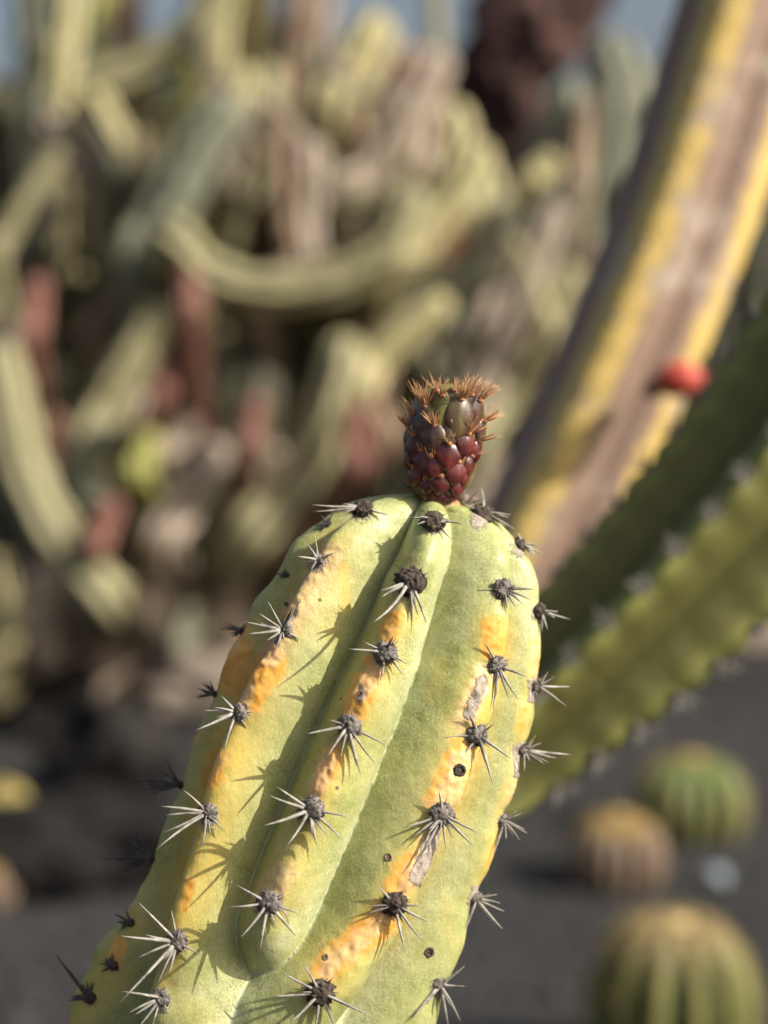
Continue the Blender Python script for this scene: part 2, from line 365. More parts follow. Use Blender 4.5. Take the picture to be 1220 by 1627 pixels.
# lower column, down to the ground
low_axis = [Vector(Cw[-1])]; tdir = -Vector(Tw[-1])
base_pt = Vector((Cw[-1][0]-.10, Cw[-1][1]+.06, 0))
nl = 46; p0, p3 = Vector(Cw[-1]), base_pt; p1 = p0+tdir*.22; p2 = base_pt+Vector((0, 0, .35)); rows_low = []
for j in range(1, nl+1):
    t = j/nl; c = p0*(1-t)**3+p1*3*t*(1-t)**2+p2*3*t*t*(1-t)+p3*t**3
    tt = ((p1-p0)*(1-t)**2+(p2-p1)*2*t*(1-t)+(p3-p2)*t*t).normalized()*-1
    z = (Vector(Zw[-1])-tt*tt.dot(Vector(Zw[-1]))).normalized(); l = tt.cross(z).normalized()
    rr = rad[-1]*PX*(1+.03*math.sin(j*1.3))*(1-.12*t)
    rows_low.append(np.array(c)[None]+rr[:, None]*(np.sin(th)[:, None]*np.array(l)+(FLAT+(1-FLAT)*t)*np.cos(th)[:, None]*np.array(z)))
allP = np.concatenate([P]+[r[None] for r in rows_low], 0)
def ext(a): return np.concatenate([a, np.repeat(a[-1:], nl, 0)], 0).reshape(-1)
nr = allP.shape[0]
verts = allP.reshape(-1, 3)
ii, jj = np.meshgrid(np.arange(nr-1), np.arange(NT), indexing='ij'); j2 = (jj+1) % NT
quads = np.stack([ii*NT+jj, (ii+1)*NT+jj, (ii+1)*NT+j2, ii*NT+j2], -1).reshape(-1, 4)
base_main = Vector((base_pt.x, base_pt.y, 0))
MAIN = empty('columnar_cactus', base_main, 'pale green ribbed cactus in focus with yellow blotches and a dark red bud on top', 'cactus')
me = bpy.data.meshes.new('stem'); me.vertices.add(len(verts)); me.vertices.foreach_set('co', verts.astype(np.float32).ravel())
me.loops.add(quads.size); me.loops.foreach_set('vertex_index', quads.astype(np.int32).ravel()); me.polygons.add(len(quads))
me.polygons.foreach_set('loop_start', np.arange(0, quads.size, 4, dtype=np.int32)); me.polygons.foreach_set('loop_total', np.full(len(quads), 4, np.int32))
me.update(calc_edges=True); me.validate(); me.materials.append(M_skin)
for nm, arr in (('crest', crestw), ('orange', orange), ('cork', cork), ('yellow', yellow), ('wax', wax), ('pink', pink), ('crease', crease)):
    at_ = me.attributes.new(nm, 'FLOAT', 'POINT'); at_.data.foreach_set('value', ext(arr).astype(np.float32))
stem = link('stem', me, MAIN)
bvh = BVHTree.FromPolygons([tuple(v) for v in verts], [tuple(q_) for q_ in quads.tolist()])
def hit(px, py):
    o = EYE; d = (at(px, py, 1)-EYE).normalized()
    loc, nrm, idx, dist = bvh.ray_cast(o, d)
    if loc is None:
        # silhouette point: nearest surface point to the ray at the axis depth
        i_ = int(np.argmin(np.linalg.norm(ax2-np.array([px, py+20]), axis=1))); cx_, cy_ = ax2[i_]; l_ = math.hypot(cx_-px, cy_-py)
        for k in range(1, 200):
            x_ = px+(cx_-px)*k/l_; y_ = py+(cy_-py)*k/l_
            loc, nrm, idx, dist = bvh.ray_cast(o, (at(x_, y_, 1)-EYE).normalized())
            if loc is not None: break
    if nrm.dot(d) > 0: nrm = -nrm
    return loc, nrm

# ------------------------------------------------------------------ areoles and spines
SP_COUNT = 0
def spine(parent, base, tip, r, mat, curve=0.0, name='spine'):
    global SP_COUNT
    b, t = Vector(base), Vector(tip); ax = (t-b); L = ax.length; side = ax.cross(FWD)
    side = side.normalized() if side.length > 1e-9 else UP
    pts = []
    for k in range(6):
        u = k/5; pts.append(b+ax*u+side*(curve*L*math.sin(u*math.pi)*.5))
    rr = [r*1.15, r, r*.88, r*.7, r*.45, r*.12]
    v, f = [], []; tube(v, f, pts, rr, 6); SP_COUNT += 1
    return mesh(name, v, f, mat, parent)
def areole(px, py, rpx, tips, dark=False, big=None, grey=True, poke=.30, name='areole'):
    loc, nrm = hit(px, py); d = (loc-EYE).dot(FWD); mpp = d/F
    n2 = (nrm+(EYE-loc).normalized()*.35).normalized()
    r = rpx*mpp*(.62 if dark else 1); v, f = [], []
    rot = n2.to_track_quat('Z', 'Y').to_matrix()
    lump(v, f, loc+n2*r*.12, r, .40, 3.2, px*.13, 3, (1, .92, .62), rot)
    # woolly knots on the cushion
    for k in range(int(6+rpx*.6)):
        a = random.random()*6.3; q_ = math.sqrt(random.random())*.72
        c = loc+n2*r*(.12+.46*(1-q_*q_))+rot@Vector((math.cos(a)*q_*r, math.sin(a)*q_*r, 0))
        lump(v, f, c, r*random.uniform(.16, .34), .5, 2.6, k+px, 1)
    # woolly hairs at the rim
    for k in range(int(rpx*1.1)):
        a = random.random()*6.3; c = loc+n2*r*.2+rot@Vector((math.cos(a)*.7*r, math.sin(a)*.7*r, 0))
        e = c+rot@Vector((math.cos(a+random.uniform(-.5, .5)), math.sin(a+random.uniform(-.5, .5)), random.uniform(.1, .9)))*r*random.uniform(.3, .75)
        tube(v, f, [c, (c+e)/2+n2*r*.05, e], [r*.05, r*.04, r*.015], 4)
    o = mesh(name, v, f, M_wool_grey if grey else M_wool, MAIN)
    if not dark:
        big_ = [q_ for q_ in tips if math.hypot(q_[0]-px, q_[1]-py) > 25] or list(tips)
        for k in range(3):
            q_ = random.choice(big_); sc_ = random.uniform(.3, .6)
            tips = list(tips)+[(px+(q_[0]-px)*sc_+random.uniform(-9, 9), py+(q_[1]-py)*sc_+random.uniform(-9, 9), random.uniform(.2, .7))]
    if dark: tips = list(tips)+[(px+(q_[0]-px)*random.uniform(.5, .9)+random.uniform(-7, 7), py+(q_[1]-py)*random.uniform(.5, .9)+random.uniform(-7, 7)) for q_ in tips]
    for tp in tips:
        tx, ty = tp[:2]; o2 = tp[2] if len(tp) > 2 else None
        L = math.hypot(tx-px, ty-py)*mpp
        pk = poke if o2 is None else o2
        tip = at(tx, ty, d-L*pk)
        b = loc+n2*r*.35+(tip-loc).normalized()*r*.35
        m_ = M_spine_dark if dark or (len(tp) > 3 and tp[3] == 'd') else M_spine
        spine(o, b, tip, (1.9+.012*L/mpp)*mpp*random.uniform(.85, 1.15)*(big or 1), m_, random.uniform(-.05, .05) if len(tp) < 5 else tp[4])
    return o
# rib C
areole(687, 831, 20, [(652, 822), (660, 834, .6), (700, 862), (716, 856), (738, 833)], grey=False)
areole(652, 925, 24, [(602, 939, .5), (603, 950, .5), (588, 992, .75, '', .12), (664, 978), (677, 990), (655, 985)], grey=False, big=1.15)
areole(612, 1037, 19, [(577, 1019), (553, 1031, .4), (626, 1010, .8, 'd'), (647, 1055), (641, 1073), (604, 1082), (608, 1075)])
areole(555, 1153, 20, [(520, 1143), (482, 1167), (520, 1203, .6), (573, 1230), (596, 1214), (613, 1185), (540, 1208), (575, 1170)])
areole(496, 1285, 21, [(440, 1250), (428, 1264), (418, 1312, .5), (453, 1347, .6), (503, 1345), (545, 1335), (557, 1299), (520, 1328), (470, 1322)])
areole(428, 1434, 21, [(375, 1406), (361, 1441), (382, 1490, .6), (413, 1512), (458, 1469, .3, '', .5), (476, 1452), (470, 1488), (440, 1475)])
# rib B
areole(576, 810, 17, [(496, 802, .3), (498, 813, .3), (618, 819), (598, 839), (556, 842), (545, 800), (585, 838)], grey=False)
areole(507, 890, 10, [(500, 852), (486, 862, .5), (470, 884, .6), (474, 893), (536, 877), (492, 908)])
areole(452, 1000, 12, [(426, 956), (411, 974), (390, 988), (392, 1007), (466, 962, .4, 'd'), (479, 1017), (421, 1019), (437, 1032)])
areole(379, 1131, 15, [(352, 1106), (320, 1129), (341, 1141), (309, 1161, .45), (356, 1190), (404, 1131), (391, 1157)])
areole(331, 1290, 15, [(291, 1255), (255, 1281), (262, 1295), (256, 1324), (246, 1351, .45), (321, 1348), (357, 1322), (334, 1328)])
areole(282, 1495, 17, [(221, 1435), (272, 1446), (191, 1487), (231, 1485), (217, 1523), (190, 1593, .5), (250, 1564), (268, 1550), (318, 1516)])
areole(257, 1585, 15, [(192, 1575), (202, 1611), (212, 1614), (218, 1634), (240, 1638), (266, 1608)])
# rib A (shaded flank, tufts of short dark spines)
areole(520, 832, 11, [(503, 842), (508, 846), (500, 836), (530, 815), (512, 822)], dark=True, grey=False)
areole(456, 914, 7, [(443, 918), (447, 908), (452, 902)], dark=True, grey=False)
areole(380, 1000, 12, [(350, 998), (362, 990), (365, 1008), (368, 1013), (395, 985)], dark=True, grey=False, poke=.1)
areole(334, 1099, 10, [(311, 1093), (315, 1106), (320, 1084), (326, 1082), (310, 1108), (333, 1080)], dark=True, grey=False, poke=.1)
areole(272, 1240, 11, [(265, 1208), (247, 1217), (195, 1236, -.8), (228, 1249), (232, 1240), (240, 1262, .1), (220, 1257)], dark=True, grey=False, poke=0)
areole(225, 1356, 11, [(219, 1326), (198, 1333), (150, 1362, -1.0), (182, 1348, -.4), (176, 1388, -.2), (203, 1330), (200, 1375)], dark=True, grey=False, poke=-.1)
areole(208, 1466, 11, [(181, 1452), (190, 1478), (199, 1445), (195, 1458), (186, 1466)], dark=True, grey=False, poke=0)
areole(180, 1534, 13, [(158, 1530), (160, 1545), (165, 1520), (178, 1514), (190, 1545)], dark=True, grey=False, poke=0)
areole(143, 1585, 17, [(120, 1580), (108, 1590), (138, 1558), (130, 1562), (150, 1560), (88, 1516, -.4), (112, 1583)], dark=True, grey=False, poke=0)
# rib D
areole(766, 819, 20, [(808, 822, .2), (818, 841), (812, 818), (748, 845), (740, 838), (765, 776, -.4), (735, 800)], grey=False)
areole(798, 935, 17, [(758, 938), (850, 936), (845, 953), (832, 961), (806, 968), (818, 963), (765, 955)])
areole(788, 1057, 17, [(768, 1018, .5), (838, 1076), (824, 1112), (809, 1111), (783, 1128), (751, 1066), (770, 1080)])
areole(757, 1168, 18, [(744, 1131, .5), (812, 1206), (783, 1246), (777, 1226), (720, 1178), (730, 1205), (706, 1172), (785, 1150)])
areole(701, 1293, 20, [(697, 1254, .5), (766, 1326), (754, 1346), (708, 1347), (719, 1332), (656, 1378), (650, 1336), (640, 1316), (672, 1352)])
areole(627, 1435, 21, [(683, 1466), (673, 1498), (645, 1516), (582, 1452), (586, 1440), (600, 1408), (650, 1470), (668, 1440), (610, 1420)], grey=False)
areole(509, 1576, 22, [(450, 1546), (430, 1583), (458, 1628, .5), (500, 1638), (533, 1632), (588, 1614), (480, 1530)], grey=False)
# rib E
areole(829, 866, 13, [(822, 846), (857, 867), (851, 882), (846, 884), (812, 897), (862, 880, -.3)], grey=False)
areole(860, 972, 14, [(882, 982), (906, 984, -.6), (870, 1001), (861, 1004), (884, 972)], grey=False)
areole(852, 1089, 13, [(871, 1067), (906, 1091, -.3), (901, 1123), (889, 1112), (833, 1121), (880, 1075), (893, 1118)])
areole(832, 1191, 13, [(851, 1168), (908, 1199, -.2), (872, 1212), (884, 1205), (833, 1226), (865, 1214), (860, 1180)])
areole(809, 1306, 12, [(834, 1318), (838, 1324), (826, 1336), (821, 1288), (782, 1363), (829, 1292)])
areole(759, 1427, 13, [(790, 1421), (801, 1448), (798, 1476), (788, 1470), (740, 1476), (795, 1435), (780, 1455)])
areole(697, 1563, 12, [(738, 1535), (738, 1567), (716, 1598), (732, 1624, -.4), (712, 1630, -.2), (650, 1622), (722, 1600)])
# bald scars where a spine cushion has dropped off
for (x, y, r_) in ((730, 1224, 10), (617, 1362, 6), (682, 1513, 8), (517, 1521, 5), (455, 960, 4), (668, 1408, 3), (573, 1102, 4)):
    loc, nrm = hit(x, y); mpp = .5/F; v, f = [], []; rot = nrm.to_track_quat('Z', 'Y').to_matrix()
    for k in range(14):
        a = k/14*6.283; lump(v, f, loc+rot@Vector((math.cos(a), math.sin(a), 0))*r_*mpp*.8, r_*mpp*.34, .5, 2, k+x, 1)
    lump(v, f, loc-nrm*r_*mpp*.1, r_*mpp*.7, .3, 3, x, 2, (1, 1, .25), rot)
    mesh('scar', v, f, M_wool if r_ > 6 else M_scar, MAIN)

# ------------------------------------------------------------------ flower bud
BD = .510
bud_axis = [(698, 800), (697, 770), (700, 730), (706, 690), (712, 650), (716, 626), (718, 612)]
bud_r = [26, 50, 61, 65, 60, 44, 16]
DB = D0-.004
bp = [at(x, y, DB) for x, y in bud_axis]; mppb = DB/F
v, f = [], []; NB = 48; cp = catmull([tuple(p) for p in bp], 40); cr = catmull([(r_,) for r_ in bud_r], 40)
tube(v, f, [Vector(p) for p in cp], [max(float(r_[0]), 2)*mppb*.97 for r_ in cr], NB)
bud = mesh('flower_bud', v, f, M_budbody, MAIN)
bud_bvh = BVHTree.FromPolygons(v, f)
v, f = [], []
lump(v, f, at(698, 806, DB), 34*mppb, .3, 2, 3, 3, (1, 1, .55)); mesh('bud_base', v, f, simple('bud_base_skin', (.30, .12, .06), (.40, .40, .16), 200, .6), MAIN)
def bud_hit(px, py, back=False):
    d = (at(px, py, 1)-EYE).normalized(); o = EYE
    if back: o = EYE+d*(DB*1.3); d = -d
    loc, n, i, dist = bud_bvh.ray_cast(o, d)
    if loc is None: loc, n, i, dist = bud_bvh.find_nearest(at(px, py, DB))
    c = min(cp, key=lambda q_: (Vector(q_)-loc).length); n = (loc-Vector(c)).normalized()
    return loc, n
def up_on(n):
    ax = (bp[4]-bp[1]).normalized(); return (ax-n*ax.dot(n)).normalized()
def tubercle(px, py, rx, ry, mat, tuft, blen=0, back=False, lean=(0, 0), nb=14):
    loc, n = bud_hit(px, py, back); u = up_on(n); s_ = u.cross(n).normalized()
    rot = Matrix((s_, u, n)).transposed(); v, f = [], []
    bm = bmesh.new(); bmesh.ops.create_icosphere(bm, subdivisions=4, radius=1)
    for w_ in bm.verts:
        c = w_.co; yy = c.y; k = 1-.22*yy*yy-.22*max(-yy, 0)            # drop shaped, wider towards the tip
        ridge = 1+.12*math.exp(-(c.x/.28)**2)*max(c.z, 0)
        lp = 1+.05*noise.noise(c*2.2+Vector((px, py, 0)))
        v.append(loc+rot@Vector((c.x*rx*1.28*k*mppb*lp, c.y*ry*1.18*mppb*lp, c.z*rx*.52*mppb*ridge*lp)))
    f = [tuple(x.index for x in fc.verts) for fc in bm.faces]; bm.free()
    o = mesh('tubercle', v, f, mat, bud)
    tip = loc+u*ry*.86*mppb+n*rx*.34*mppb
    v, f = [], []
    for k in range(7):
        a = k/7*6.283; lump(v, f, tip+(s_*math.cos(a)*.55+n*math.sin(a)*.35)*6*mppb, random.uniform(2.4, 4)*mppb, .3, 2, k+px, 1)
    lump(v, f, tip, 5*mppb, .3, 2, px, 2); mesh('woolly_tip', v, f, M_pad, bud)
    if nb:
        v, f = [], []; lv = (u*1.0+n*.55+RIGHT*lean[0]+UP*lean[1]).normalized()
        for k in range(int(nb*1.4)):
            a = random.random()*6.283; sp = random.uniform(.1, 1.0)*tuft
            dr = (lv+(s_*math.cos(a)+n*math.sin(a)*.8)*sp).normalized(); L = blen*mppb*random.uniform(.55, 1.15)
            b = tip+(s_*math.cos(a)+n*math.sin(a)*.6)*4*mppb
            cv = s_*random.uniform(-.08, .08)*L
            tube(v, f, [b, b+dr*L*.4+cv, b+dr*L*.75+cv, b+dr*L], [.72*mppb, .62*mppb, .45*mppb, .12*mppb], 5)
        mesh('bristle_tuft', v, f, M_bristle, bud)
TG, TR = M_tub_green, M_tub
FRONT = [ # x, y, rx, ry, mat, spread, length, lean, count
 (680, 786, 13, 11, TR, .6, 0, (0, 0), 0), (699, 789, 14, 11, TR, .6, 0, (0, 0), 0), (716, 785, 13, 12, TR, .6, 0, (0, 0), 0),
 (699, 769, 14, 15, TR, .9, 9, (0, 0), 4), (726, 772, 12, 15, TR, .9, 9, (.5, 0), 3), (677, 771, 12, 13, TR, .9, 9, (0, 0), 2), (659, 756, 13, 16, TR, .8, 12, (-.5, 0), 4), (737, 758, 10, 14, TR, .8, 14, (.7, 0), 5),
 (684, 742, 16, 19, TR, .9, 16, (0, 0), 4), (724, 750, 15, 19, TR, .9, 12, (.2, 0), 6), (649, 728, 10, 16, TR, .8, 14, (-.6, 0), 4), (746, 738, 10, 16, TR, .8, 22, (.9, 0), 10),
 (711, 724, 17, 21, TR, 1.0, 18, (0, 0), 6), (657, 708, 14, 19, TR, .9, 20, (-.3, .2), 7), (668, 730, 12, 17, TR, .8, 14, (-.2, 0), 3),
 (688, 693, 17, 21, TG, 1.0, 26, (-.3, 0), 10), (739, 707, 15, 20, TR, 1.0, 34, (.8, .1), 16), (757, 716, 11, 17, TR, .9, 32, (1.2, -.3), 16),
 (648, 694, 11, 18, TG, .7, 30, (-.7, .4), 12), (714, 690, 11, 24, TG, .5, 0, (0, 0), 0), (763, 688, 12, 22, TG, .8, 34, (1.2, 0), 18),
 (728, 664, 19, 33, TG, .75, 44, (.15, .2), 30), (674, 670, 15, 27, TG, .75, 44, (-.2, .3), 26), (700, 655, 13, 30, M_budbody, .5, 30, (-.05, .4), 8), (755, 660, 14, 28, TG, .8, 34, (.5, .2), 20), (655, 676, 9, 20, TG, .6, 30, (-.5, .4), 10),
 (692, 636, 13, 18, TG, .8, 30, (-.5, .3), 8), (744, 644, 13, 20, TG, .8, 34, (.5, .2), 10), (719, 634, 13, 16, TG, .5, 20, (0, .5), 5)]
for (x, y, rx, ry, mt_, sp, bl, ln, nb) in FRONT: tubercle(x, y, rx, ry, mt_, sp, bl, False, ln, nb)
for (x, y) in ((660, 745), (700, 760), (735, 745), (680, 715), (722, 712), (750, 700), (665, 690), (705, 680), (740, 670), (690, 650), (725, 640)):
    tubercle(x, y, 17, 21, TG if y < 700 else TR, .8, 26 if y < 700 else 14, True, (0, .2), 7 if y < 700 else 5)
# spines poking out beside the bud
bs = mesh('apex_wool', *(lambda v, f: (lump(v, f, at(740, 800, DB+.004), 16*mppb, .5, 3, 5, 2), (v, f))[1])([], []), M_scar, MAIN)
for (a, b) in (((738, 802), (765, 776)), ((742, 803), (752, 788)), ((650, 776), (630, 764)), ((735, 800), (738, 780)), ((745, 800), (768, 793))):
    spine(bs, at(*a, DB), at(*b, DB-.002), 1.9*mppb, M_spine)
print('spines', SP_COUNT)

# ------------------------------------------------------------------ background cacti
def ribbed(pts, rads, nribs, depth, segs=40, per=8, twist=0.0, cap=True, scal=0.0, scn=10, crest0=None, sharp=1.0, zref=None):
    """ribbed column along control points; returns verts, faces, crest weights, and crest lines"""
    c = [Vector(p) for p in catmull([tuple(p) for p in pts], segs)]
    r = [max(float(x[0]), 1e-4) for x in catmull([(q_,) for q_ in rads], segs)]
    if cap:                                              # round the tip
        t = (c[-1]-c[-2]).normalized(); R_ = r[-1]; c0 = c[-1]
        for k in range(1, 8):
            a = k/7*math.pi/2; c.append(c0+t*R_*math.sin(a)*1.05); r.append(max(R_*math.cos(a), R_*.03))
    n = len(c); nt = nribs*per; V_, Fc, Wt = [], [], []; a_ = None; crests = [[] for _ in range(nribs)]
    for i in range(n):
        t = (c[min(i+1, n-1)]-c[max(i-1, 0)]).normalized()
        if a_ is None:
            a_ = (zref-t*zref.dot(t)).normalized() if zref is not None else t.orthogonal().normalized()
        else: a_ = (a_-t*a_.dot(t)).normalized()
        b_ = t.cross(a_)
        for k in range(nt):
            th_ = 2*math.pi*k/nt+twist*i/n; ph = (k % per)/per; x = abs(ph-.5)*2      # 1 at crest .. 0 valley
            h = x**sharp; rr = r[i]*(1-depth*(1-h))
            if scal: rr *= 1+scal*h*math.sin(i/n*scn*6.283)
            d = a_*math.cos(th_)+b_*math.sin(th_); V_.append(c[i]+d*rr); Wt.append(h)
            if k % per == 0: crests[k//per].append((c[i]+d*rr, d, t))
    for i in range(n-1):
        for k in range(nt):
            k2 = (k+1) % nt; Fc.append((i*nt+k, i*nt+k2, (i+1)*nt+k2, (i+1)*nt+k))
    Fc.append(tuple(range(nt))[::-1]); Fc.append(tuple((n-1)*nt+k for k in range(nt)))
    return V_, Fc, Wt, crests
def add_ribbed(name, mat, parent, *a, **k):
    V_, Fc, Wt, cr_ = ribbed(*a, **k); o = mesh(name, V_, Fc, mat, parent)
    at_ = o.data.attributes.new('crest', 'FLOAT', 'POINT'); at_.data.foreach_set('value', Wt); return o, cr_
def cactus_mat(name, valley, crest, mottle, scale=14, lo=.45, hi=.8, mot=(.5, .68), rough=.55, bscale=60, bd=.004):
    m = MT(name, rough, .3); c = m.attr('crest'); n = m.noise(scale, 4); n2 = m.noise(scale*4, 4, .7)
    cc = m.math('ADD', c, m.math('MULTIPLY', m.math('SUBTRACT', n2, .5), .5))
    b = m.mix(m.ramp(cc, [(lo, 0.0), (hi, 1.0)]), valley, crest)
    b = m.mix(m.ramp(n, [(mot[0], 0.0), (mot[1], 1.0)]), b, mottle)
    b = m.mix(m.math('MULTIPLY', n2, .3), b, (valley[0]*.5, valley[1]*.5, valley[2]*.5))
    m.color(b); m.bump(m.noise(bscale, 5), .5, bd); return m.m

# yellow striped column at the right
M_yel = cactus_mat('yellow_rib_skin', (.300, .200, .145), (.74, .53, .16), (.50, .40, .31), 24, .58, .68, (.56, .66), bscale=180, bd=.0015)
YD = 1.12; YM = YD/F
yb = ground_at(700, 3300); yb = Vector((at(700, 1100, YD).x-.12, at(700, 1100, YD).y+.05, 0))
Y_CACT = empty('yellow_ribbed_cactus', yb, 'mauve grey leaning cactus column with broad yellow ribs and one red fruit', 'cactus')
yaxis = [yb, yb+Vector((.0, 0, .35)), at(590, 1500, YD), at(772, 1040, YD), at(874, 830, YD), at(990, 581, YD), at(1090, 330, YD), at(1176, 60, YD), at(1246, -150, YD), at(1345, -420, YD)]
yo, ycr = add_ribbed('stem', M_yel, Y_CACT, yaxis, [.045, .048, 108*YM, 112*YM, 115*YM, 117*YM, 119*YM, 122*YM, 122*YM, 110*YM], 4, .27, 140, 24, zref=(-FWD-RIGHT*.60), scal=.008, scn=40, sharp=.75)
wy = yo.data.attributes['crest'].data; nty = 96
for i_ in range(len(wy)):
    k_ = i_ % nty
    if 36 <= k_ < 84: wy[i_].value = 0.0              # no yellow crest colour on the left and back ribs
# red fruit
fd = YD-.07; fc_ = at(1079, 603, fd); v, f = [], []
rotf = Vector((1, .1, .02)).to_track_quat('Z', 'Y').to_matrix()
lump(v, f, fc_, 32*fd/F, .05, 1.5, 1, 4, (.9, .9, 1.25), rotf)
M_red = simple('fruit_skin', (.42, .045, .025), (.52, .085, .05), 120, .4, 300, .0006, .5)
fr = mesh('fruit', v, f, M_red, Y_CACT)
v, f = [], []; tube(v, f, [at(1036, 620, fd+.02), at(1042, 614, fd+.01), at(1052, 608, fd)], [.006, .0055, .004], 10)
for k in range(14):
    a = k/14*6.283; b = at(1112, 600, fd); tube(v, f, [b, b+Vector((.006, .003*math.sin(a), .004*math.cos(a)))], [.0006, .0002], 4)
mesh('fruit_stalk', v, f, M_scar, fr)
for ri, cr_ in enumerate(ycr):
    pts_ = cr_[22:]
    for k in range(2, len(pts_), 7):
        p, d_, t = pts_[k]; vv, ff_ = [], []; lump(vv, ff_, p, .0032, .3, 2, k, 1)
        if project(p)[2] < YD: mesh('areole', vv, ff_, M_wool_grey, Y_CACT)

# green spiny column, lower right
M_grn = cactus_mat('olive_rib_skin', (.130, .125, .036), (.26, .27, .07), (.14, .14, .04), 22, .60, 1.0, (.5, .7), bscale=150, bd=.0015)  # valleys darkened and crests brightened: shade and sun put into the colour
GD = .84; GM = GD/F
gb = Vector((at(640, 1400, GD).x-.06, at(640, 1400, GD).y, 0))
G_CACT = empty('olive_ribbed_cactus', gb, 'olive green spiny columnar cactus leaning steeply right in front of the yellow ribbed one', 'cactus')
gaxis = [gb, gb+Vector((0, 0, .3)), at(620, 1390, GD), at(800, 1195, GD), at(945, 1055, GD), at(1088, 915, GD), at(1222, 770, GD), at(1350, 600, GD), at(1460, 400, GD), at(1540, 200, GD)]
go, gcr = add_ribbed('stem', M_grn, G_CACT, gaxis, [.045, .048, 95*GM, 112*GM, 142*GM, 160*GM, 172*GM, 180*GM, 180*GM, 150*GM], 5, .50, 140, 24, zref=(-FWD-RIGHT*.525+UP*.46), scal=.03, scn=24, sharp=1.1)
for ri, cr_ in enumerate(gcr):
    for k in range(30, len(cr_)-6, 6):
        p, d_, t = cr_[k]; x_, y_, dd = project(p)
        if not (500 < x_ < 1500 and 300 < y_ < 1500) or dd > GD+.012: continue
        vv, ff_ = [], []; lump(vv, ff_, p, .0032, .4, 3, k+ri, 1)
        a_o = mesh('areole', vv, ff_, M_wool_grey, G_CACT)
        vv, ff_ = [], []; side = d_.cross(t)
        for j in range(8):
            a = j/8*6.283; dr = (d_*.75+(t*math.cos(a)+side*math.sin(a))*.8).normalized(); L = random.uniform(.007, .013)
            tube(vv, ff_, [p, p+dr*L*.5, p+dr*L], [.0007, .0005, .0001], 4)
        mesh('spines', vv, ff_, M_spine, a_o)

# ------------------------------------------------------------------ barrel cacti on the gravel
def barrel_mat(name, valley, crest, top):
    m = MT(name, .6, .25); c = m.attr('crest'); tp = m.attr('top'); n = m.noise(25, 4)
    b = m.mix(m.ramp(m.math('ADD', c, m.math('MULTIPLY', m.math('SUBTRACT', n, .5), .4)), [(.45, 0.0), (.85, 1.0)]), valley, crest)
    b = m.mix(m.ramp(tp, [(.5, 0.0), (.95, 1.0)]), b, top); m.color(b); m.bump(m.noise(120, 4), .5, .002); return m.m
def barrel(px, py, wpx, hk, nr, mat, spmat, label, seed):
    g = ground_at(px, py); d = (g-EYE).dot(FWD); Rb = wpx/2*d/F; Hh = Rb*2*hk
    root = empty('barrel_cactus', (g.x, g.y, 0), label, 'barrel cactus', 'barrel cacti on the dark gravel')
    per = 10; nt_ = nr*per; rows = 34; V_, Fc, Wt, Tp = [], [], [], []; rg = random.Random(seed)
    for i in range(rows+1):
        a = -1.15+(math.pi/2+1.15)*i/rows; rr = math.cos(a)**.85 if a > 0 else math.cos(a)**.7; z = (math.sin(a)+.8)/(1.8)*Hh
        if a > 1.15: z -= (a-1.15)*Hh*.18                       # sunken crown
        for k in range(nt_):
            x = abs((k % per)/per-.5)*2; h = x**.9
            q_ = Rb*max(rr, .01)*(1-.20*(1-h))*(1+.015*math.sin(i*1.9+k//per)*h); t_ = 2*math.pi*k/nt_+seed
            V_.append((g.x+q_*math.cos(t_), g.y+q_*math.sin(t_), z-.02)); Wt.append(h); Tp.append(max(0, math.sin(a)))
    for i in range(rows):
        for k in range(nt_):
            k2 = (k+1) % nt_; Fc.append((i*nt_+k, i*nt_+k2, (i+1)*nt_+k2, (i+1)*nt_+k))
    o = mesh('body', V_, Fc, mat, root)
    for nm, ar in (('crest', Wt), ('top', Tp)):
        o.data.attributes.new(nm, 'FLOAT', 'POINT').data.foreach_set('value', ar)
    vv, ff_ = [], []
    for k in range(0, nt_, per):
        for i in range(6, rows-2, 2):
            p = Vector(V_[i*nt_+k]); cc = Vector((g.x, g.y, Hh*.45)); d_ = (p-cc).normalized(); sd = d_.cross(Vector((0, 0, 1))).normalized(); u_ = sd.cross(d_)
            for j in range(5):
                a = j/5*6.283+rg.random(); dr = (d_*.5+(sd*math.cos(a)+u_*math.sin(a))*.8).normalized(); L = Rb*rg.uniform(.10, .2)
                tube(vv, ff_, [p, p+dr*L], [Rb*.008, Rb*.002], 3)
    tag(mesh('spines', vv, ff_, spmat, root), kind='stuff')
    vv, ff_ = [], []; lump(vv, ff_, (g.x, g.y, Hh*.86), Rb*.22, .3, 3, seed, 2, (1, 1, .4)); mesh('woolly_crown', vv, ff_, spmat, root)
    return root
M_b1 = barrel_mat('barrel_skin_green', (.045, .065, .018), (.25, .24, .075), (.27, .20, .09))
M_b2 = barrel_mat('barrel_skin_pink', (.13, .09, .06), (.33, .24, .19), (.40, .27, .07))
M_b3 = barrel_mat('barrel_skin_bright', (.075, .125, .03), (.26, .26, .11), (.12, .20, .05))
M_b4 = barrel_mat('barrel_skin_yellow', (.16, .15, .04), (.42, .36, .12), (.42, .34, .10))
M_bsp = simple('barrel_spine', (.30, .19, .07), (.50, .38, .17), 60, .6)
barrel(1066, 1690, 268, 1.0, 13, M_b1, M_bsp, 'largest green barrel cactus with tan crown at the bottom right corner', 1)
barrel(980, 1392, 150, .78, 16, M_b2, M_bsp, 'small pinkish barrel cactus with golden crown, left one of three at lower right', 2)
barrel(1096, 1316, 180, .72, 15, M_b3, M_bsp, 'rearmost low green barrel cactus beneath the leaning olive cactus', 3)
barrel(8, 1340, 92, 1.25, 12, M_b4, M_bsp, 'yellow green barrel cactus cut off by the left edge', 4)
